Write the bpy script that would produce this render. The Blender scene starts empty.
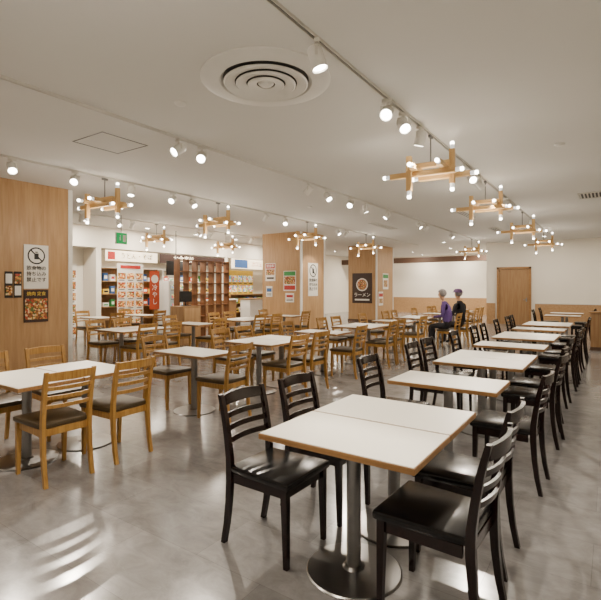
import bpy, bmesh, math, random
from mathutils import Vector, Matrix
random.seed(7)
S = bpy.context.scene
COL = S.collection
CEIL = 3.3

# ------------------------------------------------------------------ materials
def newmat(name):
    m = bpy.data.materials.new(name); m.use_nodes = True
    nt = m.node_tree; b = nt.nodes['Principled BSDF']
    return m, nt, b

def lin(c):
    return tuple(((x/255)/12.92 if x/255 <= .04045 else ((x/255+.055)/1.055)**2.4) for x in c) + (1,)

def plain(name, rgb, rough=.5, metal=0, var=.06, scale=6, emit=0, bump=0, spec=None):
    m, nt, b = newmat(name)
    c = lin(rgb)
    tc = nt.nodes.new('ShaderNodeTexCoord')
    n = nt.nodes.new('ShaderNodeTexNoise'); n.inputs['Scale'].default_value = scale; n.inputs['Detail'].default_value = 3
    nt.links.new(tc.outputs['Object'], n.inputs['Vector'])
    r = nt.nodes.new('ShaderNodeValToRGB')
    r.color_ramp.elements[0].position = .3; r.color_ramp.elements[1].position = .7
    r.color_ramp.elements[0].color = tuple(x*(1-var) for x in c[:3])+(1,)
    r.color_ramp.elements[1].color = tuple(min(1, x*(1+var)) for x in c[:3])+(1,)
    nt.links.new(n.outputs['Fac'], r.inputs['Fac'])
    nt.links.new(r.outputs['Color'], b.inputs['Base Color'])
    b.inputs['Roughness'].default_value = rough; b.inputs['Metallic'].default_value = metal
    if spec is not None: b.inputs['Specular IOR Level'].default_value = spec
    if emit:
        nt.links.new(r.outputs['Color'], b.inputs['Emission Color'])
        b.inputs['Emission Strength'].default_value = emit
    if bump:
        n2 = nt.nodes.new('ShaderNodeTexNoise'); n2.inputs['Scale'].default_value = 180
        nt.links.new(tc.outputs['Object'], n2.inputs['Vector'])
        bp = nt.nodes.new('ShaderNodeBump'); bp.inputs['Strength'].default_value = bump
        nt.links.new(n2.outputs['Fac'], bp.inputs['Height']); nt.links.new(bp.outputs['Normal'], b.inputs['Normal'])
    return m

def wood(name, rgb, dark, rough=.4, axis='z', freq=14, seam=0):
    m, nt, b = newmat(name)
    tc = nt.nodes.new('ShaderNodeTexCoord'); mp = nt.nodes.new('ShaderNodeMapping')
    nt.links.new(tc.outputs['Object'], mp.inputs['Vector'])
    sc = {'x': (.8, freq, freq), 'y': (freq, .8, freq), 'z': (freq, freq, .8)}[axis]
    mp.inputs['Scale'].default_value = sc
    n = nt.nodes.new('ShaderNodeTexNoise'); n.inputs['Scale'].default_value = 2; n.inputs['Detail'].default_value = 6
    n.inputs['Distortion'].default_value = .6
    nt.links.new(mp.outputs['Vector'], n.inputs['Vector'])
    r = nt.nodes.new('ShaderNodeValToRGB')
    r.color_ramp.elements[0].position = .32; r.color_ramp.elements[1].position = .68
    r.color_ramp.elements[0].color = lin(dark); r.color_ramp.elements[1].color = lin(rgb)
    nt.links.new(n.outputs['Fac'], r.inputs['Fac'])
    nt.links.new(r.outputs['Color'], b.inputs['Base Color'])
    b.inputs['Roughness'].default_value = rough
    return m

def emitter(name, rgb, strength):
    m, nt, b = newmat(name)
    tc = nt.nodes.new('ShaderNodeTexCoord'); g = nt.nodes.new('ShaderNodeTexNoise'); g.inputs['Scale'].default_value = 3
    nt.links.new(tc.outputs['Object'], g.inputs['Vector'])
    r = nt.nodes.new('ShaderNodeValToRGB')
    c = lin(rgb)
    r.color_ramp.elements[0].color = tuple(x*.94 for x in c[:3])+(1,); r.color_ramp.elements[1].color = c
    nt.links.new(g.outputs['Fac'], r.inputs['Fac'])
    nt.links.new(r.outputs['Color'], b.inputs['Emission Color'])
    b.inputs['Base Color'].default_value = c
    b.inputs['Emission Strength'].default_value = strength
    return m

def foodmat(name, cols, scale=9, emit=0):
    m, nt, b = newmat(name)
    tc = nt.nodes.new('ShaderNodeTexCoord')
    v = nt.nodes.new('ShaderNodeTexVoronoi'); v.inputs['Scale'].default_value = scale
    nt.links.new(tc.outputs['Object'], v.inputs['Vector'])
    sx = nt.nodes.new('ShaderNodeSeparateColor'); nt.links.new(v.outputs['Color'], sx.inputs['Color'])
    r = nt.nodes.new('ShaderNodeValToRGB'); r.color_ramp.interpolation = 'CONSTANT'
    els = r.color_ramp.elements
    els[0].color = lin(cols[0]); els[1].position = 1/len(cols); els[1].color = lin(cols[1])
    for i in range(2, len(cols)):
        e = els.new(i/len(cols)); e.color = lin(cols[i])
    nt.links.new(sx.outputs['Red'], r.inputs['Fac']); nt.links.new(r.outputs['Color'], b.inputs['Base Color'])
    b.inputs['Roughness'].default_value = .4
    if emit:
        nt.links.new(r.outputs['Color'], b.inputs['Emission Color']); b.inputs['Emission Strength'].default_value = emit
    return m

def floormat():
    m, nt, b = newmat('vinyl_floor')
    tc = nt.nodes.new('ShaderNodeTexCoord')
    br = nt.nodes.new('ShaderNodeTexBrick')
    br.offset = .5; br.inputs['Scale'].default_value = 1
    br.inputs['Brick Width'].default_value = .92; br.inputs['Row Height'].default_value = .46
    br.inputs['Mortar Size'].default_value = .0015; br.inputs['Mortar Smooth'].default_value = .5
    br.inputs['Color1'].default_value = lin((144, 142, 141)); br.inputs['Color2'].default_value = lin((132, 130, 129))
    br.inputs['Mortar'].default_value = lin((112, 109, 107))
    nt.links.new(tc.outputs['Object'], br.inputs['Vector'])
    mp = nt.nodes.new('ShaderNodeMapping'); mp.inputs['Scale'].default_value = (1.4, 2.4, 1)
    mp.inputs['Rotation'].default_value = (0, 0, .5)
    nt.links.new(tc.outputs['Object'], mp.inputs['Vector'])
    n = nt.nodes.new('ShaderNodeTexNoise'); n.inputs['Scale'].default_value = 3.0; n.inputs['Detail'].default_value = 12
    n.inputs['Distortion'].default_value = .7; n.inputs['Roughness'].default_value = .76
    nt.links.new(mp.outputs['Vector'], n.inputs['Vector'])
    r = nt.nodes.new('ShaderNodeValToRGB')
    r.color_ramp.elements[0].position = .34; r.color_ramp.elements[1].position = .64
    r.color_ramp.elements[0].color = (.62, .61, .61, 1); r.color_ramp.elements[1].color = (1, 1, 1, 1)
    nt.links.new(n.outputs['Fac'], r.inputs['Fac'])
    mx = nt.nodes.new('ShaderNodeMix'); mx.data_type = 'RGBA'; mx.blend_type = 'MULTIPLY'
    mx.inputs['Factor'].default_value = .9
    nt.links.new(br.outputs['Color'], mx.inputs['A']); nt.links.new(r.outputs['Color'], mx.inputs['B'])
    nt.links.new(mx.outputs['Result'], b.inputs['Base Color'])
    r2 = nt.nodes.new('ShaderNodeMapRange'); r2.inputs['To Min'].default_value = .10; r2.inputs['To Max'].default_value = .26
    nt.links.new(n.outputs['Fac'], r2.inputs['Value']); nt.links.new(r2.outputs['Result'], b.inputs['Roughness'])
    b.inputs['Specular IOR Level'].default_value = .8
    return m

M = {}
M['floor'] = floormat()
M['ceil'] = plain('ceiling_paint', (226, 224, 219), .9, var=.015, scale=.7)
M['wall'] = plain('wall_paint', (230, 224, 211), .85, var=.02, scale=1)
M['white'] = plain('white_enamel', (232, 230, 224), .4, var=.02)
M['offwhite'] = plain('offwhite_plastic', (215, 212, 203), .5, var=.02)
M['panel'] = wood('oak_wall_panel', (188, 151, 106), (168, 129, 86), .5, 'z', 9)
M['panelh'] = wood('oak_wainscot', (182, 146, 104), (162, 124, 84), .5, 'y', 9)
M['door'] = wood('door_wood', (162, 128, 88), (144, 108, 70), .5, 'z', 10)
M['lwood'] = wood('honey_beech', (186, 143, 74), (152, 108, 48), .36, 'z', 30)
M['dwood'] = wood('dark_mahogany', (34, 14, 12), (16, 6, 6), .24, 'z', 30)
M['pine'] = wood('pine_beam', (214, 180, 124), (192, 152, 96), .45, 'x', 20)
M['piney'] = wood('pine_crossbeam', (214, 180, 124), (192, 152, 96), .45, 'y', 20)
M['pinez'] = wood('pine_post', (214, 180, 124), (192, 152, 96), .45, 'z', 20)
M['edge'] = wood('table_edge_wood', (166, 126, 78), (138, 100, 58), .4, 'x', 24)
M['top'] = plain('cream_laminate', (244, 239, 226), .33, var=.02, scale=3)
M['steel'] = plain('brushed_steel', (150, 150, 150), .32, 1, var=.05, scale=20)
M['chrome'] = plain('satin_steel', (130, 128, 126), .28, 1, var=.03)
M['black'] = plain('black_leather', (8, 8, 10), .25, var=.15, scale=30, bump=.06)
M['taupe'] = plain('olive_vinyl', (70, 56, 34), .42, var=.08, scale=20)
M['bplastic'] = plain('black_plastic', (18, 18, 20), .35)
M['grey'] = plain('grey_metal', (120, 120, 118), .5, .3)
M['slot'] = plain('dark_gap', (84, 82, 80), .9)
M['brown'] = wood('shelf_walnut', (144, 96, 56), (116, 74, 40), .45, 'z', 16)
M['beam'] = plain('brown_beam_paint', (84, 60, 44), .6)
M['bulb'] = emitter('frosted_bulb', (255, 244, 226), 22)
M['capw'] = plain('white_cap', (235, 238, 240), .4, emit=.8)  # frosted chandelier end caps, given a faint glow of their own
M['lens'] = emitter('spot_lens', (255, 247, 232), 40)
M['paper'] = plain('poster_paper', (236, 232, 224), .6, var=.02)
M['ink'] = plain('black_ink', (28, 26, 26), .6)
M['red'] = plain('red_ink', (176, 42, 34), .6)
M['green'] = plain('green_ink', (54, 140, 70), .6)
M['blue'] = plain('blue_ink', (58, 98, 160), .6)
M['yellow'] = plain('yellow_ink', (225, 190, 70), .6)
M['orange'] = plain('orange_cloth', (184, 72, 34), .7)
M['dkbrown'] = plain('dark_poster', (52, 30, 24), .5)
M['food'] = foodmat('food_photo', [(150, 90, 40), (210, 150, 70), (110, 60, 30), (230, 200, 150), (180, 60, 40), (90, 110, 50)], 34)
M['menu'] = foodmat('lit_menu_photo', [(240, 190, 120), (190, 100, 40), (220, 200, 160), (150, 50, 30), (110, 100, 50), (200, 140, 60)], 26, .5)
M['menu2'] = foodmat('lit_drink_photo', [(240, 240, 230), (90, 150, 210), (250, 230, 120), (230, 110, 110), (250, 250, 250), (120, 190, 130)], 16, .4)
M['signlit'] = emitter('lit_sign_white', (255, 240, 210), 1.3)
M['exitg'] = emitter('exit_green', (0, 150, 80), .9)
M['glass'] = plain('display_glass', (190, 205, 205), .1, var=.02)
M['skin'] = plain('skin', (206, 160, 130), .55)
M['purple'] = plain('purple_knit', (92, 66, 128), .8, scale=30)
M['navy'] = plain('black_jacket', (18, 18, 24), .8, scale=30)
M['greyhair'] = plain('grey_hair', (140, 134, 132), .7, scale=40, var=.2)
M['purplehat'] = plain('mauve_hat', (104, 76, 116), .8, scale=30)
M['trouser'] = plain('grey_trousers', (40, 38, 42), .8)

# ------------------------------------------------------------------ mesh tools
def finish(name, bm, mats, parent=None, loc=(0, 0, 0), rot=(0, 0, 0), smooth=False):
    bmesh.ops.recalc_face_normals(bm, faces=bm.faces)
    me = bpy.data.meshes.new(name); bm.to_mesh(me); bm.free()
    for m in mats: me.materials.append(m)
    if smooth:
        for p in me.polygons: p.use_smooth = True
        try: me.set_sharp_from_angle(angle=math.radians(35))
        except Exception: pass
    o = bpy.data.objects.new(name, me); COL.objects.link(o)
    o.location = loc; o.rotation_euler = rot
    if parent: o.parent = parent
    return o

def box(bm, c, s, mi=0, bev=0, rot=None):
    r = bmesh.ops.create_cube(bm, size=1)
    vs = r['verts']
    for v in vs: v.co = Vector((v.co.x*s[0], v.co.y*s[1], v.co.z*s[2]))
    if bev:
        es = list({e for v in vs for e in v.link_edges})
        rr = bmesh.ops.bevel(bm, geom=es, offset=bev, segments=2, affect='EDGES', profile=.5)
        vs = list({v for f in rr['faces'] for v in f.verts} | {v for v in vs if v.is_valid})
    if rot is not None:
        for v in vs: v.co = rot @ v.co
    fs = set()
    for v in vs:
        v.co += Vector(c)
        fs.update(v.link_faces)
    for f in fs: f.material_index = mi
    return vs

def cyl(bm, p0, p1, r0, r1=None, seg=16, mi=0, cap=True):
    if r1 is None: r1 = r0
    p0 = Vector(p0); p1 = Vector(p1); d = (p1-p0).normalized()
    a = d.orthogonal().normalized(); b = d.cross(a)
    A = [bm.verts.new(p0+r0*(a*math.cos(2*math.pi*i/seg)+b*math.sin(2*math.pi*i/seg))) for i in range(seg)]
    B = [bm.verts.new(p1+r1*(a*math.cos(2*math.pi*i/seg)+b*math.sin(2*math.pi*i/seg))) for i in range(seg)]
    for i in range(seg):
        f = bm.faces.new((A[i], A[(i+1) % seg], B[(i+1) % seg], B[i])); f.material_index = mi
    if cap:
        bm.faces.new(A[::-1]).material_index = mi; bm.faces.new(B).material_index = mi

def loft(bm, secs, mi=0, closed=True):
    rings = [[bm.verts.new(p) for p in s] for s in secs]
    n = len(rings[0])
    for k in range(len(rings)-1):
        for i in range(n):
            f = bm.faces.new((rings[k][i], rings[k][(i+1) % n], rings[k+1][(i+1) % n], rings[k+1][i])); f.material_index = mi
    if closed:
        bm.faces.new(rings[0][::-1]).material_index = mi; bm.faces.new(rings[-1]).material_index = mi

def lathe(bm, prof, seg=40, mi=0, c=(0, 0, 0)):
    rings = []
    for r, z in prof:
        rings.append([bm.verts.new((c[0]+r*math.cos(2*math.pi*i/seg), c[1]+r*math.sin(2*math.pi*i/seg), c[2]+z)) for i in range(seg)] if r > 1e-5
                     else [bm.verts.new((c[0], c[1], c[2]+z))])
    for k in range(len(rings)-1):
        A, B = rings[k], rings[k+1]
        for i in range(seg):
            j = (i+1) % seg
            if len(A) == 1: f = bm.faces.new((A[0], B[i], B[j]))
            elif len(B) == 1: f = bm.faces.new((A[i], A[j], B[0]))
            else: f = bm.faces.new((A[i], A[j], B[j], B[i]))
            f.material_index = mi

def empty(name, loc=(0, 0, 0), rz=0):
    o = bpy.data.objects.new(name, None); COL.objects.link(o)
    o.empty_display_size = .1; o.location = loc; o.rotation_euler = (0, 0, rz)
    return o

def tag(o, label, cat, group=None):
    o['label'] = label; o['category'] = cat
    if group: o['group'] = group
    return o

def dup(root, loc=None, rz=None, parent=None):
    n = root.copy(); COL.objects.link(n)
    if parent is not None: n.parent = parent
    if loc is not None: n.location = loc
    if rz is not None: n.rotation_euler = (0, 0, rz)
    for c in list(root.children):
        dup(c, parent=n)
    return n

def struct(name, c, s, mats, kind='structure', bev=0, mi=0):
    bm = bmesh.new(); box(bm, (0, 0, 0), s, mi, bev)
    o = finish(name, bm, mats, loc=c)
    if kind: o['kind'] = kind
    return o

# ------------------------------------------------------------------ shell
X0, X1, Y0, Y1 = -13.3, 3.0, -4.0, 26.0
struct('floor', ((X0+X1)/2, (Y0+Y1)/2, -.05), (X1-X0+.4, Y1-Y0+.4, .1), [M['floor']])
struct('ceiling', ((X0+X1)/2, (Y0+Y1)/2, CEIL+.05), (X1-X0+.4, Y1-Y0+.4, .1), [M['ceil']])
struct('wall_left', (X0-.1, (Y0+Y1)/2, CEIL/2), (.2, Y1-Y0+.4, CEIL), [M['wall']])
struct('wall_right', (X1+.1, (Y0+Y1)/2, CEIL/2), (.2, Y1-Y0+.4, CEIL), [M['wall']])
struct('wall_front', ((X0+X1)/2, Y0-.1, CEIL/2), (X1-X0, .2, CEIL), [M['wall']])
struct('wall_back', (-4.3+(X1+4.3)/2, 20.1, CEIL/2), (X1+4.3, .2, CEIL), [M['wall']])
struct('wall_recess', ((X0-4.3)/2, Y1+.1, CEIL/2), (-4.3-X0, .2, CEIL), [M['wall']])
struct('wall_recess_side', (-4.2, 23.1, CEIL/2), (.2, 5.8, CEIL), [M['wall']])
struct('trim_1', (-4.3+.17, 19.985, .42), (.33, .03, .84), [M['panelh']])
struct('trim_2', (.25, 19.985, .42), (5.5, .03, .84), [M['panelh']])
struct('trim_3', (.25, 19.98, .86), (5.5, .04, .04), [M['offwhite']])
struct('trim_4', ((X0-4.3)/2, 25.985, .45), (-4.35-X0, .03, .9), [M['panelh']])
struct('trim_5', ((X0-4.3)/2, 24.0, 2.95), (-4.35-X0, .25, .28), [M['beam']])
struct('wall_bulkhead', (-12.95, 11.0, 2.98), (.7, 13.0, .62), [M['wall']])
for i, y in enumerate((4.6, 7.9, 13.35, 17.4)):
    struct('wall_shop', (-12.95, y, CEIL/2), (.68, .16, CEIL), [M['wall']])
bm = bmesh.new()
box(bm, (0, 0, 0), (.5, 6.6, CEIL-.002), 0)
for y in (-1.1, 1.0):
    box(bm, (.251, y, 0), (.003, .008, CEIL-.01), 1)
box(bm, (.255, 3.26, 0), (.012, .08, CEIL-.01), 2)
o = finish('wall_partition', bm, [M['panel'], M['edge'], M['white']], loc=(-8.55, 1.37, CEIL/2)); o['kind'] = 'structure'
struct('baseboard_partition', (-8.293, 1.35, .05), (.014, 6.55, .1), [M['beam']])

def column(loc, s, label):
    bm = bmesh.new(); box(bm, (0, 0, CEIL/2), (s[0], s[1], CEIL-.002), 0)
    box(bm, (s[0]/2-.0, -s[1]/2+.0, CEIL/2), (.06, .06, CEIL-.01), 1)
    box(bm, (s[0]/2, s[1]/2-.03, CEIL/2), (.03, .06, CEIL-.01), 1)
    o = finish('column', bm, [M['panel'], M['white']], loc=loc); tag(o, label, 'column', 'wood-clad columns')
    bb = bmesh.new(); box(bb, (0, 0, .05), (s[0]+.04, s[1]+.04, .1), 0)
    finish('skirting', bb, [M['beam']], parent=o)
    return o
column((-9.1, 12.98, 0), (1.6, 1.45), 'wide oak-panelled column carrying posters between dining tables')
column((-8.98, 18.87, 0), (1.35, 1.8), 'oak-panelled column with dark menu poster near the far wall')

bm = bmesh.new()
W, H = 1.26, 2.3
box(bm, (-W/2+.04, 0, H/2), (.08, .1, H), 0); box(bm, (W/2-.04, 0, H/2), (.08, .1, H), 0)
box(bm, (0, 0, H-.04), (W, .1, .08), 0)
box(bm, (0, .02, H/2-.04), (W-.16, .05, H-.09), 1)
o = finish('door_1', bm, [M['edge'], M['door']], loc=(-3.26, 19.95, 0)); o['kind'] = 'structure'
bm = bmesh.new()
cyl(bm, (.46, -.02, 1.0), (.46, -.08, 1.0), .012); cyl(bm, (.47, -.08, 1.0), (.35, -.08, 1.0), .012)
box(bm, (.46, -.012, 1.0), (.05, .01, .16), 0, .003)
finish('handle', bm, [M['steel']], parent=o)

bm = bmesh.new()
box(bm, (0, 0, .44), (2.9, .14, .88), 0); box(bm, (0, 0, .9), (2.96, .2, .04), 1, .006)
box(bm, (0, 0, .04), (2.92, .16, .08), 2)
tag(finish('low_partition', bm, [M['door'], M['edge'], M['beam']], loc=(1.02, 12.95, 0)),
    'waist-high wood-panelled partition with a lighter cap rail', 'partition')

# ------------------------------------------------------------------ tables
TW, TD, TH = .865, .535, .72
def build_table():
    r = empty('dining_table')
    bm = bmesh.new(); box(bm, (0, 0, TH-.003), (TW-.012, TD-.012, .006), 0)
    box(bm, (0, 0, TH-.018), (TW, TD, .030), 1, .003)
    finish('tabletop', bm, [M['top'], M['edge']], r)
    bm = bmesh.new()
    box(bm, (0, 0, TH-.04), (.5, .05, .014), 0, .003); box(bm, (0, 0, TH-.04), (.05, .36, .014), 0, .003)
    finish('top_bracket', bm, [M['bplastic']], r)
    bm = bmesh.new(); cyl(bm, (0, 0, .02), (0, 0, TH-.035), .038, seg=24)
    finish('pole', bm, [M['steel']], r, smooth=True)
    bm = bmesh.new(); lathe(bm, [(0, 0), (.25, 0), (.252, .006), (.245, .012), (.06, .022), (.045, .034), (0, .034)], 40)
    finish('base_plate', bm, [M['chrome']], r, smooth=True)
    return r
T0 = build_table()
tag(T0, 'small cream laminate table with wood edge on steel pedestal', 'table', 'cream pedestal dining tables')
first_table = [True]
def table(x, y, rz=0, label=None):
    if first_table[0]:
        first_table[0] = False; T0.location = (x, y, 0); T0.rotation_euler = (0, 0, rz); o = T0
    else: o = dup(T0, (x, y, 0), rz)
    if label: o['label'] = label
    return o

# ------------------------------------------------------------------ chairs
def build_chair(woodz, seatm):
    r = empty('dining_chair')
    bm = bmesh.new()
    vs = box(bm, (0.01, 0, .445), (.44, .43, .045), 0, .016)
    for v in bm.verts:
        t = (v.co.x+.21)/.44
        v.co.y *= (.90+.10*t)
        dx = (v.co.x)/.22; dy = v.co.y/.215
        if v.co.z > .45: v.co.z += .010*(1-dx*dx)*(1-dy*dy)
    finish('seat', bm, [seatm], r, smooth=True)
    bm = bmesh.new()
    box(bm, (.185, 0, .395), (.022, .34, .055), 0, .003)
    box(bm, (-.20, 0, .395), (.022, .33, .055), 0, .003)
    for s in (-1, 1):
        box(bm, (0, s*.178, .395), (.36, .022, .055), 0, .003)
    finish('apron', bm, [woodz], r)
    for s in (-1, 1):
        bm = bmesh.new()
        secs = []
        for z, w, x in ((0, .013, .198), (.2, .016, .194), (.38, .019, .19), (.424, .019, .19)):
            y = s*.183
            secs.append([(x-w, y-w, z), (x+w, y-w, z), (x+w, y+w, z), (x-w, y+w, z)])
        loft(bm, secs); finish('leg', bm, [woodz], r)
    for s in (-1, 1):
        bm = bmesh.new(); secs = []
        for z, w, x in ((0, .014, -.262), (.12, .016, -.238), (.25, .018, -.222), (.40, .021, -.213), (.5, .020, -.216), (.62, .018, -.232), (.74, .016, -.254), (.85, .013, -.282), (.865, .010, -.286)):
            y = s*(.180 if z < .5 else .180+.01*(z-.5))
            secs.append([(x-w, y-.015, z), (x+w, y-.015, z), (x+w, y+.015, z), (x-w, y+.015, z)])
        loft(bm, secs); finish('leg', bm, [woodz], r, smooth=True)
    bm = bmesh.new()
    def slat(zc, h, t, arch=0):
        secs = []
        for i in range(11):
            k = -1+2*i/10; y = .172*k
            z0 = zc
            xb = -.213-(max(0, zc-.45)**1.6)*.31
            x = xb - .032*(1-k*k)
            zt = h/2 + arch*(1-k*k)
            secs.append([(x-t, y, z0-h/2), (x+t, y, z0-h/2), (x+t-.006, y, z0+zt), (x-t-.006, y, z0+zt)])
        loft(bm, secs)
    slat(.825, .062, .010, .008)
    slat(.735, .030, .007); slat(.665, .030, .007); slat(.595, .030, .007)
    finish('backrest', bm, [woodz], r, smooth=True)
    return r
CL = build_chair(M['lwood'], M['taupe'])
tag(CL, 'honey-coloured ladder-back wooden chair with olive vinyl seat', 'chair', 'honey wood dining chairs')
CD = build_chair(M['dwood'], M['black'])
tag(CD, 'dark mahogany ladder-back chair with black padded seat', 'chair', 'dark wood dining chairs')
used = {'L': False, 'D': False}
def chair(k, x, y, side, jitter=True):
    src = CL if k == 'L' else CD
    rz = 0 if side < 0 else math.pi
    if jitter:
        rz += random.uniform(-.05, .05); x += random.uniform(-.03, .03); y += random.uniform(-.015, .015)
    if not used[k]:
        used[k] = True; src.location = (x, y, 0); src.rotation_euler = (0, 0, rz); return src
    return dup(src, (x, y, 0), rz)

def station(k, xc, y0, n, off=0, right=True):
    for i in range(n):
        yc = y0+TD/2+i*(TD+.006)
        table(xc, yc)
        if n == 2: yy = y0+.25+i*.57
        else: yy = yc
        chair(k, xc-.47-off, yy, -1)
        if right: chair(k, xc+.445+off, yy, 1)

XT = -1.135
for y0, n in ((1.905, 2), (3.60, 1), (4.78, 2), (6.45, 1), (7.60, 2), (9.35, 1), (10.5, 2), (14.2, 1), (15.6, 1)):
    station('D', XT, y0, n)
XL = -4.20
for y0, n in ((1.69, 2), (3.62, 1), (4.85, 2), (6.60, 1), (7.90, 2), (9.75, 1), (11.1, 2), (13.2, 1), (14.6, 2)):
    station('L', XL, y0, n, .04, right=(y0 != 11.1))
X2 = -7.45
for y0, n in ((4.85, 2), (6.6, 1), (8.0, 2), (9.9, 1)):
    station('L', X2, y0, n, .03)
X3 = -10.95
for y0, n in ((6.6, 1), (7.9, 1)):
    station('L', X3, y0, n, .03)

# ------------------------------------------------------------------ ceiling rails + fixtures
WARM = (1, .885, .735)
RX = [-1.76, -4.30, -6.85, -10.6]
for x, a, b_ in ((RX[0], -2, 17.5), (RX[1], -2, 19), (RX[2], -2, 19), (RX[3], 4.9, 17)):
    bm = bmesh.new(); L = b_-a
    box(bm, (-.014, 0, -.012), (.006, L, .024), 0); box(bm, (.014, 0, -.012), (.006, L, .024), 0)
    box(bm, (0, 0, -.004), (.024, L, .006), 1)
    box(bm, (0, -L/2, -.012), (.036, .03, .026), 0); box(bm, (0, L/2, -.012), (.036, .03, .026), 0)
    tag(finish('lighting_track', bm, [M['offwhite'], M['slot']], loc=(x, (a+b_)/2, CEIL)),
        'long thin white lighting track fixed to the ceiling', 'lighting track', 'ceiling lighting tracks')

def build_spot(tilt, energy, angle):
    r = empty('track_spotlight')
    bm = bmesh.new(); box(bm, (0, 0, -.04), (.035, .10, .03), 0, .004); cyl(bm, (0, 0, -.05), (0, 0, -.085), .013)
    finish('adapter', bm, [M['offwhite']], r)
    d = Vector((math.sin(tilt), 0, -math.cos(tilt)))
    piv = Vector((0, 0, -.15))
    bm = bmesh.new()
    box(bm, (0, 0, -.088), (.03, .13, .006), 0)
    for s in (-1, 1): box(bm, (0, s*.063, -.12), (.02, .005, .07), 0)
    finish('yoke', bm, [M['offwhite']], r)
    bm = bmesh.new()
    cyl(bm, piv-d*.08, piv-d*.065, .045, .056, 24); cyl(bm, piv-d*.065, piv+d*.085, .056, .056, 24, cap=False)
    cyl(bm, piv+d*.085, piv+d*.07, .056, .048, 24, cap=False)
    finish('housing', bm, [M['white']], r, smooth=True)
    bm = bmesh.new(); cyl(bm, piv+d*.068, piv+d*.073, .046, .046, 24)
    finish('lens', bm, [M['lens']], r)
    ld = bpy.data.lights.new('spot_lamp', 'SPOT'); ld.energy = energy; ld.spot_size = math.radians(angle); ld.spot_blend = .5
    ld.shadow_soft_size = .018; ld.color = WARM
    lo = bpy.data.objects.new('lamp', ld); COL.objects.link(lo); lo.parent = r
    lo.location = piv+d*.10
    lo.rotation_euler = d.to_track_quat('-Z', 'Y').to_euler()
    return r
SA = build_spot(math.radians(42), 170, 60); SB = build_spot(math.radians(16), 170, 60); SC = build_spot(math.radians(54), 420, 44)
for s_ in (SA, SB, SC): tag(s_, 'white cylindrical spotlight aimed from a ceiling track', 'spotlight', 'white track spotlights')
spots = []
for y, rz, k in [(.2, .6, 0), (1.4, 3.1, 0), (2.8, .5, 1), (4.05, -1.35, 2), (4.45, -.8, 0), (4.95, 2.8, 1), (7.2, -1.0, 2), (7.7, .6, 0), (9.9, -1.6, 0), (10.4, 3, 0), (13.3, -1, 0), (13.9, 3, 0)]:  # nearest two hang out of view, added to light the front floor
    spots.append((RX[0], y, rz, k))
for y, rz, k in [(.4, 0, 0), (1.2, -2.4, 0), (3.73, -1.75, 2), (4.1, -.9, 2), (6.57, -2.8, 0), (7.2, -.3, 0), (8.1, -1.4, 2), (8.76, .5, 1), (9.9, -2.4, 0), (12, 0, 0), (12.6, 3, 0), (15, 0, 0)]:  # nearest two are unseen too, added for light on the near floor
    spots.append((RX[1], y, rz, k))
for y, rz, k in [(.8, 0, 0), (3.0, -.3, 0), (3.9, -.8, 2), (4.9, -1, 1), (5.8, -1.2, 2), (6.3, 0, 0), (8.6, 3, 0), (9.4, -1, 0), (12.1, 0, 0), (12.6, 3, 0)]:  # nearest one is unseen, added to brighten the front
    spots.append((RX[2], y, rz, k))
for y, rz, k in [(6.2, 3, 0), (7.2, 0, 0), (7.6, 3, 0), (10, .5, 0), (10.5, 3, 0), (12.5, 3, 0)]:
    spots.append((RX[3], y, rz, k))
u = [False, False, False]
for x, y, rz, k in spots:
    src = (SA, SB, SC)[k]
    if not u[k]:
        u[k] = True; src.location = (x, y, CEIL); src.rotation_euler = (0, 0, rz)
    else: dup(src, (x, y, CEIL), rz)

def build_chand():
    r = empty('chandelier')
    t = .060
    def beam(c, L, axis, which):
        bm = bmesh.new()
        s = {'x': (L, t, t), 'y': (t, L, t), 'z': (t, t, L)}[axis]
        box(bm, (0, 0, 0), s, 0, .003)
        a = {'x': Vector((1, 0, 0)), 'y': Vector((0, 1, 0)), 'z': Vector((0, 0, 1))}[axis]
        finish('beam', bm, [M[{'x': 'pine', 'y': 'piney', 'z': 'pinez'}[axis]]], r, loc=c)
        c = Vector(c)
        for q in which:
            p = c+a*q*(L/2)
            bm = bmesh.new(); cyl(bm, (0, 0, 0), a*q*.05, .024, .024, 16)
            finish('glowing_cap', bm, [M['capw']], r, loc=p, smooth=True)
            bm = bmesh.new(); lathe(bm, [(0, -.022), (.018, -.02), (.024, -.007), (.024, .007), (.018, .02), (0, .022)], 14)
            o = finish('bulb', bm, [M['bulb']], r, loc=p+a*q*.066, smooth=True)
            if axis == 'x': o.rotation_euler = (0, math.pi/2, 0)
            elif axis == 'y': o.rotation_euler = (math.pi/2, 0, 0)
    beam((-.07, -.12, 0), .76, 'x', (-1, 1))
    beam((.12, .13, 0), .60, 'x', (-1, 1))
    beam((-.14, .03, t), .66, 'y', (-1, 1))
    beam((.17, -.03, t), .58, 'y', (-1, 1))
    beam((-.14-t, -.12-t, .0), .40, 'z', (-1,))
    beam((.17+t, .13-t, .09), .40, 'z', (-1, 1))
    beam((0, 0, 2*t), .44, 'x', ())
    bm = bmesh.new(); cyl(bm, (0, 0, .13), (0, 0, .44), .008); box(bm, (0, 0, .447), (.035, .10, .03), 0, .003)
    finish('stem', bm, [M['grey']], r)
    ld = bpy.data.lights.new('chandelier_glow', 'POINT'); ld.energy = 30; ld.shadow_soft_size = .2; ld.color = WARM
    lo = bpy.data.objects.new('lamp', ld); COL.objects.link(lo); lo.parent = r; lo.location = (0, 0, -.32)
    return r
CH = build_chand()
tag(CH, 'chandelier of crossed pine sticks with small glowing bulbs', 'chandelier', 'crossed-stick chandeliers')
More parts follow.
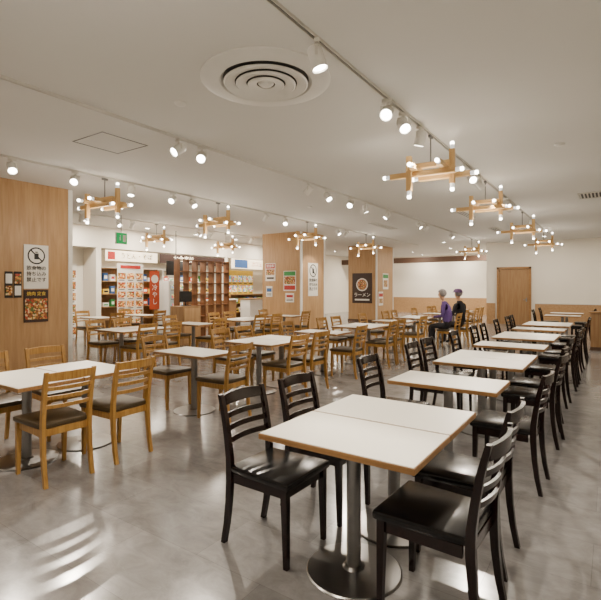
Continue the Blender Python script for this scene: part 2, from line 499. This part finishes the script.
cpos = [(-1.76, 5.3, .06), (-1.76, 8.1, .1), (-1.76, 11.9, 0), (-1.76, 16.0, .05),
        (-6.85, 4.4, .04), (-6.85, 7.0, -.05), (-6.85, 10.4, 0), (-6.85, 14.0, 0), (-4.3, 17.6, 0),
        (-10.6, 8.4, 0), (-10.6, 11.2, 0), (-1.76, .6, 0), (-6.85, 0.5, 0)]
for i, (x, y, rz) in enumerate(cpos):
    z = CEIL-.49
    if i == 0: CH.location = (x, y, z); CH.rotation_euler = (0, 0, rz)
    else: dup(CH, (x, y, z), rz)

r = empty('ceiling_air_diffuser', (-2.49, 3.13, CEIL))
bm = bmesh.new(); lathe(bm, [(.56, 0), (.56, -.012), (.50, -.035), (.40, -.03), (.37, -.002)], 64)
finish('outer_flange', bm, [M['white']], r, smooth=True)
bm = bmesh.new(); lathe(bm, [(0, -.003), (.40, -.003)], 64); finish('dark_throat', bm, [M['slot']], r)
for (ra, rb, z) in ((.365, .27, -.040), (.26, .17, -.045), (.16, .08, -.05)):
    bm = bmesh.new(); lathe(bm, [(ra, z), (ra-.012, z-.010), (rb, z+.008), (rb, z+.016), (ra, z+.004)], 56)
    finish('diffuser_ring', bm, [M['white']], r, smooth=True)
bm = bmesh.new(); lathe(bm, [(0, -.055), (.05, -.052), (.07, -.035), (.03, -.003)], 40)
finish('diffuser_cone', bm, [M['white']], r, smooth=True)
tag(r, 'round white air diffuser with concentric rings on the ceiling', 'air vent')
bm = bmesh.new()
for a in (-1, 1):
    box(bm, (a*.31, 0, -.003), (.010, .634, .006), 0); box(bm, (0, a*.31, -.003), (.62, .010, .006), 0)
box(bm, (0, 0, -.001), (.60, .60, .003), 1)
tag(finish('ceiling_hatch', bm, [M['grey'], M['ceil']], loc=(-5.2, 3.42, CEIL)), 'square flush access hatch with thin metal frame', 'hatch')
for (x, y) in ((-3.49, 3.05), (-.55, 6.6), (-5.6, 8.6)):
    bm = bmesh.new(); lathe(bm, [(0, -.032), (.03, -.032), (.055, -.018), (.06, 0)], 28)
    tag(finish('smoke_detector', bm, [M['white']], loc=(x, y, CEIL), smooth=True), 'small round white smoke detector on the ceiling', 'smoke detector', 'ceiling smoke detectors')
for (x, y, w, d) in ((-.25, 10.6, .6, .6), (-3.0, 11.5, .25, 1.5), (-5.6, 12.6, .25, 1.5), (-3.0, 15.5, .25, 1.5)):
    bm = bmesh.new(); box(bm, (0, 0, -.004), (w, d, .008), 1)
    n = max(3, int(w/.06))
    for i in range(n): box(bm, (-w/2+w*(i+.5)/n, 0, -.012), (.025, d-.02, .01), 0)
    for a in (-1, 1): box(bm, (a*w/2, 0, -.01), (.02, d+.02, .016), 0); box(bm, (0, a*d/2, -.01), (w, .02, .016), 0)
    tag(finish('ceiling_grille', bm, [M['offwhite'], M['slot']], loc=(x, y, CEIL)), 'slatted metal air grille set in the ceiling', 'air vent', 'slatted ceiling grilles')

# ------------------------------------------------------------------ posters
def textmesh(s, size, mat, parent, loc, name='lettering'):
    cu = bpy.data.curves.new('t', 'FONT'); cu.body = s; cu.size = size; cu.align_x = 'CENTER'; cu.align_y = 'CENTER'
    cu.extrude = .0008; cu.resolution_u = 2; cu.offset = size*.006
    to = bpy.data.objects.new('t', cu); COL.objects.link(to)
    bpy.context.view_layer.update()
    dg = bpy.context.evaluated_depsgraph_get()
    me = bpy.data.meshes.new_from_object(to.evaluated_get(dg))
    bpy.data.objects.remove(to); me.name = name
    me.materials.clear(); me.materials.append(mat)
    o = bpy.data.objects.new(name, me); COL.objects.link(o); o.parent = parent; o.location = loc
    return o

def poster(name, label, cat, w, h, base, els, loc, face, texts=(), dz=.0012):
    bm = bmesh.new(); mats = [M[base]]
    box(bm, (0, 0, .004), (w, h, .008), 0)
    z = .009
    for e in els:
        if M[e[-1]] not in mats: mats.append(M[e[-1]])
        mi = mats.index(M[e[-1]])
        if e[0] == 'r': box(bm, (e[1], e[2], z), (e[3], e[4], .002), mi)
        elif e[0] == 'd': cyl(bm, (e[1], e[2], z-.001), (e[1], e[2], z+.001), e[3], seg=28, mi=mi)
        elif e[0] == 'b': box(bm, (e[1], e[2], z), (e[3], e[4], .002), mi, rot=Matrix.Rotation(e[5], 3, 'Z'))
        z += dz
    rot = (math.pi/2, 0, math.pi/2) if face == 'X' else (math.pi/2, 0, 0)
    o = finish(name, bm, mats, loc=loc, rot=rot)
    for (s, size, x, y, m) in texts:
        textmesh(s, size, M[m], o, (x, y, z+.001))
    tag(o, label, cat)
    return o

def ban(w, h, loc, face, label):
    R = w*.36; cy = h/2-R-.04
    els = [('d', 0, cy, R, 'ink'), ('d', 0, cy, R*.84, 'paper'), ('r', -.0, cy-.01, R*.5, R*.7, 'ink'), ('r', 0, cy+R*.42, R*.3, R*.12, 'ink'),
           ('b', 0, cy, R*1.7, R*.15, -.78, 'ink')]
    t = w/4.9
    return poster('notice_poster', label, 'sign', w, h, 'paper', els, loc, face,
                  [('飲食物の', t, 0, cy-R-t*.85, 'ink'), ('持ち込み', t, 0, cy-R-t*2.05, 'ink'), ('禁止です', t, 0, cy-R-t*3.25, 'ink')])
FX = -8.293
ban(.41, .76, (FX+.0, 4.02, 1.85), 'X', 'white no-carry-in notice with crossed circle on wood panel')
poster('menu_poster', 'dark poster with grilled meat photo below the notice', 'poster', .41, .56, 'dkbrown',
       [('r', 0, -.05, .37, .36, 'food')], (FX, 4.02, 1.17), 'X', [('焼肉 定食', .075, 0, .21, 'yellow')])
poster('menu_poster', 'small black and white information poster on wood panel', 'poster', .12, .44, 'ink',
       [('r', 0, .1, .10, .16, 'paper'), ('r', 0, -.1, .10, .16, 'food')], (FX, 3.58, 1.54), 'X')
poster('menu_poster', 'small printed food poster on wood panel', 'poster', .12, .44, 'ink',
       [('r', 0, .1, .10, .16, 'food'), ('r', 0, -.1, .10, .16, 'paper')], (FX, 3.72, 1.54), 'X')
ban(.6, 1.1, (-8.298, 12.95, 1.75), 'X', 'white no-carry-in notice with crossed circle on column')
poster('wall_poster', 'red and white event poster on column', 'poster', .42, .6, 'paper',
       [('r', 0, .2, .38, .16, 'red'), ('r', 0, -.0, .36, .2, 'food'), ('r', 0, -.2, .3, .06, 'ink')], (-9.55, 12.25, 2.0), 'Y', [('感謝祭', .11, 0, .2, 'paper')])
poster('wall_poster', 'red and green poster with food photo on column', 'poster', .5, .66, 'paper',
       [('r', 0, .24, .46, .14, 'green'), ('r', 0, .02, .44, .26, 'food'), ('r', 0, -.22, .44, .14, 'red')], (-8.75, 12.25, 1.7), 'Y')
poster('wall_poster', 'small white notice with blue heading on column', 'poster', .26, .36, 'paper', [('r', 0, .05, .2, .12, 'blue'), ('r', 0, -.08, .18, .02, 'ink'), ('r', 0, -.12, .18, .02, 'ink')], (-9.6, 12.25, 1.35), 'Y')
poster('wall_poster', 'small white notice under the larger poster', 'poster', .34, .3, 'paper', [('r', 0, .05, .26, .08, 'red'), ('r', 0, -.05, .26, .02, 'ink'), ('r', 0, -.09, .26, .02, 'ink')], (-8.75, 12.25, 1.15), 'Y')
poster('menu_poster', 'dark brown restaurant poster with round dish photo', 'poster', .95, 1.3, 'dkbrown',
       [('d', 0, .15, .28, 'paper'), ('d', 0, .15, .23, 'food'), ('r', 0, -.5, .7, .07, 'paper')], (-8.98, 17.97, 1.45), 'Y', [('ラーメン', .2, 0, -.3, 'paper')])
poster('wall_poster', 'white poster with green strip on column', 'poster', .6, .7, 'paper',
       [('r', 0, .22, .55, .16, 'green'), ('r', 0, -.1, .4, .3, 'food')], (-8.30, 18.9, 1.75), 'X')
poster('wall_poster', 'white and red poster on column', 'poster', .45, .6, 'paper',
       [('r', 0, .15, .4, .14, 'red'), ('r', 0, -.1, .36, .2, 'food')], (-8.30, 18.4, 1.0), 'X')
for i, x in enumerate((-12.6, -11.4)):
    poster('wall_poster', ['white framed menu poster', 'food photo poster'][i]+' on the far wall', 'poster', .7, .9, 'paper',
           [('r', 0, .1, .6, .5, ['menu', 'food'][i])], (x, 25.99, 1.8), 'Y')

# ------------------------------------------------------------------ shops along left wall
def shop(name, label, y0, y1, z0, z1, base, els=(), x=-12.9, texts=(), dz=.0012):
    return poster(name, label, 'sign', y1-y0, z1-z0, base, els, (x, (y0+y1)/2, (z0+z1)/2), 'X', texts, dz)
shop('shop_sign', 'lit cream shop fascia with red lettering', 8.1, 10.0, 2.3, 2.62, 'signlit', [('r', -.75, 0, .25, .24, 'red')], -12.59, [('うどん・そば', .2, .15, 0, 'ink')])
shop('shop_sign', 'dark brown shop fascia with white lettering', 10.1, 13.2, 2.3, 2.62, 'dkbrown', [], -12.59, [('お食事処', .24, -.5, 0, 'signlit')])
shop('shop_sign', 'lit blue and white shop fascia', 13.6, 16.6, 2.25, 2.65, 'signlit', [('r', -.9, 0, .8, .34, 'blue'), ('r', 1.0, 0, .6, .34, 'green')], -12.59, [('カフェ', .24, .1, 0, 'red')])

def gridels(w, h, nx, ny, m, top=.16):
    els = []
    H2 = h-top
    for i in range(nx):
        for j in range(ny):
            els.append(('r', -w/2+w*(i+.5)/nx, -h/2+H2*(j+.55)/ny, w/nx*.86, H2/ny*.66, m))
            els.append(('r', -w/2+w*(i+.5)/nx, -h/2+H2*(j+.10)/ny, w/nx*.6, H2/ny*.08, 'ink'))
    return els
shop('menu_board', 'brightly lit menu board with rows of dish photos', 8.1, 9.0, .02, 2.2, 'paper', gridels(.9, 2.18, 3, 7, 'menu', top=.25)+[('r', 0, .99, .7, .1, 'red')], -12.0, dz=.0001)
shop('menu_board', 'drinks menu board with colourful photos on a shelf', 13.9, 15.6, 1.202, 2.2, 'yellow', gridels(1.7, .99, 5, 2, 'menu2'), -13.15, dz=0)
shop('menu_board', 'pale full-height menu panel with small photos', 6.6, 7.6, .005, 2.2, 'paper', gridels(1, 2.19, 3, 6, 'food'), -13.28, dz=0)

def shelf_unit(loc, w, h, n, label, mat):
    r = empty('product_shelf', loc)
    bm = bmesh.new()
    for s in (-1, 1): box(bm, (0, s*w/2, h/2), (.36, .03, h), 0)
    for j in range(n+1): box(bm, (0, 0, .08+(h-.1)*j/n), (.35, w, .025), 0)
    box(bm, (-.17, 0, h/2), (.012, w, h), 0)
    finish('shelf_frame', bm, [mat], r); tag(r, label, 'shelf')
    return [loc[2]+.0925+(h-.1)*j/n for j in range(n)]
prods = []
for k, (m1, m2, s) in enumerate((('paper', 'red', (.12, .16, .2)), ('yellow', 'ink', (.14, .2, .14)), ('green', 'paper', (.12, .12, .22)), ('orange', 'paper', (.14, .18, .18)), ('blue', 'paper', (.1, .14, .24)), ('paper', 'green', (.12, .2, .12)))):
    bm = bmesh.new(); box(bm, (0, 0, s[2]/2), s, 0, .004); box(bm, (s[0]/2+.001, 0, s[2]*.5), (.003, s[1]*.7, s[2]*.4), 1)
    me = bpy.data.meshes.new('product_box'); bmesh.ops.recalc_face_normals(bm, faces=bm.faces); bm.to_mesh(me); bm.free()
    me.materials.append(M[m1]); me.materials.append(M[m2]); prods.append(me)
plab = ['white and red', 'yellow', 'green', 'orange', 'blue', 'white and green']
def stock(x, ya, yb, zs, step=.24):
    for z in zs:
        y = ya
        while y < yb:
            k = random.randrange(6)
            o = bpy.data.objects.new('product_box', prods[k]); COL.objects.link(o); o.location = (x, y, z+.0005)
            tag(o, plab[k]+' packaged goods box standing on a shop shelf', 'box', 'packaged goods in the shops')
            y += step
zs = shelf_unit((-13.08, 11.8, 0), 2.6, 2.1, 5, 'white shop shelving stacked with packaged goods', M['offwhite'])
stock(-13.0, 10.65, 13.0, zs[2:])
zs = shelf_unit((-13.08, 15.5, 0), 3.2, 1.2, 3, 'low wooden shop shelving with packaged goods', M['door'])
stock(-13.0, 14.1, 17.0, zs[1:])
zs = shelf_unit((-13.08, 9.2, 0), 2.1, 2.1, 5, 'wooden shop shelving lined with packaged goods', M['door'])
stock(-13.0, 8.35, 10.1, zs[2:])
r = empty('banner_stand', (-11.9, 9.35, 0))
bm = bmesh.new(); box(bm, (0, 0, 1.4), (.02, .36, 1.2), 0); cyl(bm, (.009, 0, 1.75), (.014, 0, 1.75), .13, seg=24, mi=1)
bo = finish('banner_cloth', bm, [M['orange'], M['paper']], r)
for i, chh in enumerate('冷やし'):
    t_ = textmesh(chh, .2, M['paper'], r, (.013, 0, 1.47-i*.22)); t_.rotation_euler = (math.pi/2, 0, math.pi/2)
bm = bmesh.new(); cyl(bm, (-.02, 0, .02), (-.02, 0, 2.05), .012); box(bm, (0, 0, .02), (.3, .4, .04), 0, .01)
finish('banner_pole', bm, [M['grey']], r)
tag(r, 'orange vertical cloth banner on a stand', 'banner')
r = empty('service_counter', (-12.2, 11.9, 0))
bm = bmesh.new(); box(bm, (0, 0, .5), (.5, 2.6, 1.0), 0); finish('counter_body', bm, [M['door']], r)
bm = bmesh.new(); box(bm, (0, 0, 1.02), (.6, 2.7, .04), 0, .006); finish('counter_top', bm, [M['white']], r)
tag(r, 'wood-fronted service counter with white top', 'counter')
r = empty('service_counter', (-12.2, 15.4, 0))
bm = bmesh.new(); box(bm, (0, 0, .5), (.5, 2.8, 1.0), 0); finish('counter_body', bm, [M['white']], r)
bm = bmesh.new(); box(bm, (0, 0, 1.02), (.6, 2.9, .04), 0, .006); finish('counter_top', bm, [M['door']], r)
tag(r, 'white service counter with wood top', 'counter')
r = empty('display_fridge', (-11.9, 10.05, 0))
bm = bmesh.new(); box(bm, (0, 0, .85), (.5, .7, 1.7), 0, .01); finish('cabinet', bm, [M['white']], r)
bm = bmesh.new(); box(bm, (.26, 0, .9), (.02, .6, 1.3), 0)
for z in (.5, .8, 1.1, 1.4): box(bm, (.273, 0, z), (.006, .56, .02), 1); box(bm, (.272, 0, z+.1), (.004, .5, .14), 2)
finish('door', bm, [M['glass'], M['grey'], M['menu2']], r)
tag(r, 'white upright display fridge with drinks behind glass', 'fridge')
r = empty('wall_screen', (-11.6, 9.95, 2.1))
bm = bmesh.new(); box(bm, (0, 0, 0), (.06, .75, .45), 0, .006); finish('screen_body', bm, [M['bplastic']], r)
bm = bmesh.new(); cyl(bm, (0, 0, .22), (0, 0, CEIL-2.1), .015); finish('hanger', bm, [M['grey']], r)
tag(r, 'black flat screen hung from the ceiling by the shops', 'television')
r = empty('open_shelf', (-9.9, 9.5, 0))
bm = bmesh.new(); L = 1.95; Hh = 2.27
for i in range(7): box(bm, (0, -L/2+L*i/6, Hh/2), (.22, .028, Hh), 0)
for j in range(8): box(bm, (0, 0, .02+(Hh-.04)*j/7), (.22, L, .028), 0)
finish('lattice_frame', bm, [M['brown']], r)
tag(r, 'tall walnut-brown open grid shelf dividing the seating', 'shelf')
r = empty('side_cabinet', (-9.3, 8.3, 0))
bm = bmesh.new(); box(bm, (0, 0, .5), (.5, .6, 1.0), 0, .005); finish('body', bm, [M['door']], r)
bm = bmesh.new(); box(bm, (.255, 0, .5), (.012, .54, .9), 0, .003); finish('door', bm, [M['panel']], r)
tag(r, 'wooden waist-high cabinet beside the grid shelf', 'cabinet')
r = empty('monitor', (-9.3, 8.3, 1.0))
bm = bmesh.new(); box(bm, (0, 0, .25), (.04, .4, .28), 0, .005); finish('screen', bm, [M['bplastic']], r)
bm = bmesh.new(); cyl(bm, (-.0, 0, .01), (0, 0, .12), .02); box(bm, (0, 0, .008), (.16, .22, .016), 0, .003); finish('stand', bm, [M['bplastic']], r)
tag(r, 'small black monitor standing on a cabinet', 'monitor')
r = empty('exit_sign', (-10.2, 7.0, 2.72))
bm = bmesh.new(); box(bm, (0, 0, 0), (.05, .30, .28), 0, .005); finish('sign_box', bm, [M['white']], r)
bm = bmesh.new(); box(bm, (.027, 0, 0), (.006, .29, .27), 0); box(bm, (.031, .07, 0), (.004, .08, .17), 1)
box(bm, (.031, -.05, -.01), (.004, .035, .09), 1); box(bm, (.031, -.045, .06), (.004, .028, .028), 1); finish('sign_face', bm, [M['exitg'], M['white']], r)
bm = bmesh.new(); cyl(bm, (0, 0, .14), (0, 0, CEIL-2.72), .008); finish('hanger', bm, [M['grey']], r)
tag(r, 'green illuminated emergency exit sign hung from ceiling', 'exit sign')

def downlight(x, y, e, z=CEIL):
    r = empty('downlight', (x, y, z))
    bm = bmesh.new(); lathe(bm, [(.09, 0), (.09, -.008), (.07, -.01), (.065, -.002)], 24); finish('trim_ring', bm, [M['white']], r)
    bm = bmesh.new(); lathe(bm, [(0, -.003), (.066, -.003)], 24); finish('lens', bm, [M['lens']], r)
    ld = bpy.data.lights.new('down', 'AREA'); ld.shape = 'DISK'; ld.size = .14; ld.energy = e; ld.color = WARM
    lo = bpy.data.objects.new('lamp', ld); COL.objects.link(lo); lo.parent = r; lo.location = (0, 0, -.015)
    tag(r, 'small round recessed ceiling downlight', 'downlight', 'recessed downlights')
for (x, y) in ((-11.8, 7.0), (-11.8, 9.0), (-11.8, 11.0), (-11.8, 13.0), (-11.8, 15.0)): downlight(x, y, 70)
for (x, y) in ((-11.5, 20), (-6.2, 21.5), (-8.5, 22.8), (-5.2, 23.2), (-6.6, 25.0), (-8.8, 25.0), (-11.5, 23.5)): downlight(x, y, 80)
for (x, y) in ((-2, 18.3), (.5, 18), (1.2, 14), (1.2, 9), (1.3, 4), (-5.6, 18.5), (1.3, 0)): downlight(x, y, 42)

# ------------------------------------------------------------------ people
def person(loc, rz, top, label, hat=None, lean=0.0):
    V = []; E = []; R = []
    def v(p, r, par=None):
        p = (p[0]+max(0, p[2]-.6)*lean, p[1], p[2])
        V.append(p); R.append(r if isinstance(r, tuple) else (r, r))
        if par is not None: E.append((par, len(V)-1))
        return len(V)-1
    pel = v((0, 0, .57), (.12, .14)); w = v((0, 0, .74), (.11, .13), pel); ch = v((.0, 0, .93), (.11, .14), w)
    ub = v((.0, 0, 1.07), (.07, .075), ch); nk = v((.012, 0, 1.15), .046, ub); n2 = v((.025, 0, 1.20), .046, nk)
    h1 = v((.045, 0, 1.27), (.080, .070), n2); h2 = v((.04, 0, 1.35), (.090, .076), h1); h3 = v((.035, 0, 1.40), (.06, .055), h2)
    for s in (-1, 1):
        sh = v((0, s*.185, 1.04), .058, ub); e0 = v((.02, s*.215, .94), .050, sh); el = v((.06, s*.23, .80), .043, e0); wr = v((.28, s*.15, .77), .028, el)
        pa = v((.35, s*.13, .775), (.016, .036), wr)
        for k, (dy, L) in enumerate(((-.03, .06), (-.01, .075), (.01, .07), (.03, .055))):
            f1 = v((.39, s*(.13)+dy, .775), .009, pa); f2 = v((.39+L*.5, s*.13+dy, .77), .008, f1); v((.39+L*.85, s*.13+dy, .757), .007, f2)
        t1 = v((.33, s*.13-s*.045, .772), .010, pa); v((.36, s*.13-s*.06, .765), .008, t1)
        hp = v((.05, s*.09, .55), .085, pel); kn = v((.43, s*.11, .54), .062, hp); an = v((.42, s*.11, .10), .042, kn)
        v((.55, s*.12, .045), .04, an)
    me = bpy.data.meshes.new('person'); me.from_pydata([Vector(p) for p in V], E, [])
    o = bpy.data.objects.new('person', me); COL.objects.link(o)
    sk = o.modifiers.new('s', 'SKIN'); sk.use_smooth_shade = True
    for i, rr in enumerate(R): me.skin_vertices[0].data[i].radius = rr
    me.skin_vertices[0].data[0].use_root = True
    sb = o.modifiers.new('ss', 'SUBSURF'); sb.levels = 2; sb.render_levels = 2
    bpy.context.view_layer.update()
    dg = bpy.context.evaluated_depsgraph_get()
    m2 = bpy.data.meshes.new_from_object(o.evaluated_get(dg)); o.modifiers.clear(); o.data = m2
    bb = bmesh.new(); bb.from_mesh(m2); bmesh.ops.recalc_face_normals(bb, faces=bb.faces); bb.to_mesh(m2); bb.free()
    m2.materials.clear()
    for m in (M['skin'], top, M['trouser'], M['bplastic']): m2.materials.append(m)
    for p in m2.polygons:
        c = p.center; p.use_smooth = True
        if c.z > 1.155: mi = 0
        elif c.x > .30+.15*lean and c.z > .72: mi = 0
        elif c.z > .66: mi = 1
        elif c.z > .1: mi = 2
        else: mi = 3
        p.material_index = mi
    dx = .72*lean
    bm = bmesh.new()
    for s in (-1, 1): bmesh.ops.create_uvsphere(bm, u_segments=10, v_segments=8, radius=.008, matrix=Matrix.Translation((.108, s*.028, 1.325)))
    finish('eye', bm, [M['ink']], o, loc=(dx, 0, 0))
    bm = bmesh.new(); loft(bm, [[(.105, -.008, 1.325), (.105, .008, 1.325), (.114, 0, 1.328)], [(.105, -.015, 1.285), (.105, .015, 1.285), (.134, 0, 1.29)]]); finish('nose', bm, [M['skin']], o, loc=(dx, 0, 0))
    bm = bmesh.new(); box(bm, (.110, 0, 1.258), (.01, .036, .007), 0, .002); finish('mouth', bm, [M['red']], o, loc=(dx, 0, 0))
    for s in (-1, 1):
        bm = bmesh.new(); bmesh.ops.create_uvsphere(bm, u_segments=10, v_segments=8, radius=1)
        for q in bm.verts: q.co = Vector((q.co.x*.018+.04, q.co.y*.010+s*.078, q.co.z*.030+1.31))
        finish('ear', bm, [M['skin']], o, smooth=True, loc=(dx, 0, 0))
    bm = bmesh.new()
    bmesh.ops.create_uvsphere(bm, u_segments=20, v_segments=14, radius=1)
    for q in bm.verts: q.co = Vector((q.co.x*.108+.02, q.co.y*.098, q.co.z*.105+1.352))
    dele = [q for q in bm.verts if (q.co.x > .075 and q.co.z < 1.375) or q.co.z < 1.262]
    bmesh.ops.delete(bm, geom=dele, context='VERTS')
    finish('hair', bm, [M['greyhair']], o, smooth=True, loc=(dx, 0, 0))
    if hat:
        bm = bmesh.new(); lathe(bm, [(0, .08), (.07, .07), (.105, .04), (.115, 0), (.14, -.012), (.14, -.018), (.112, -.006)], 28, c=(.03, 0, 1.385))
        finish('hat', bm, [hat], o, smooth=True, loc=(dx, 0, 0))
    o.location = loc; o.rotation_euler = (0, 0, rz)
    tag(o, label, 'person')
    return o
chair('L', -3.34, 11.37, 1, False); chair('L', -3.22, 12.0, 1, False)
person((-3.32, 11.37, -.005), math.pi, M['purple'], 'grey-haired person in purple knit seated on a wooden chair', lean=.2)
person((-3.20, 12.0, -.005), math.pi-.35, M['navy'], 'person in black jacket and mauve hat seated on a chair', M['purplehat'], lean=.08)

# ------------------------------------------------------------------ world + camera
w = bpy.data.worlds.new('world'); S.world = w; w.use_nodes = True
w.node_tree.nodes['Background'].inputs[0].default_value = (.9, .85, .75, 1); w.node_tree.nodes['Background'].inputs[1].default_value = .3
cam = bpy.data.cameras.new('camera'); co = bpy.data.objects.new('camera', cam); COL.objects.link(co)
co.location = (0, 0, 1.5); co.rotation_euler = (math.pi/2, 0, math.radians(34.2))
cam.sensor_width = 36; cam.lens = 459/601*36; cam.shift_y = -13/601; cam.clip_end = 100
S.camera = co
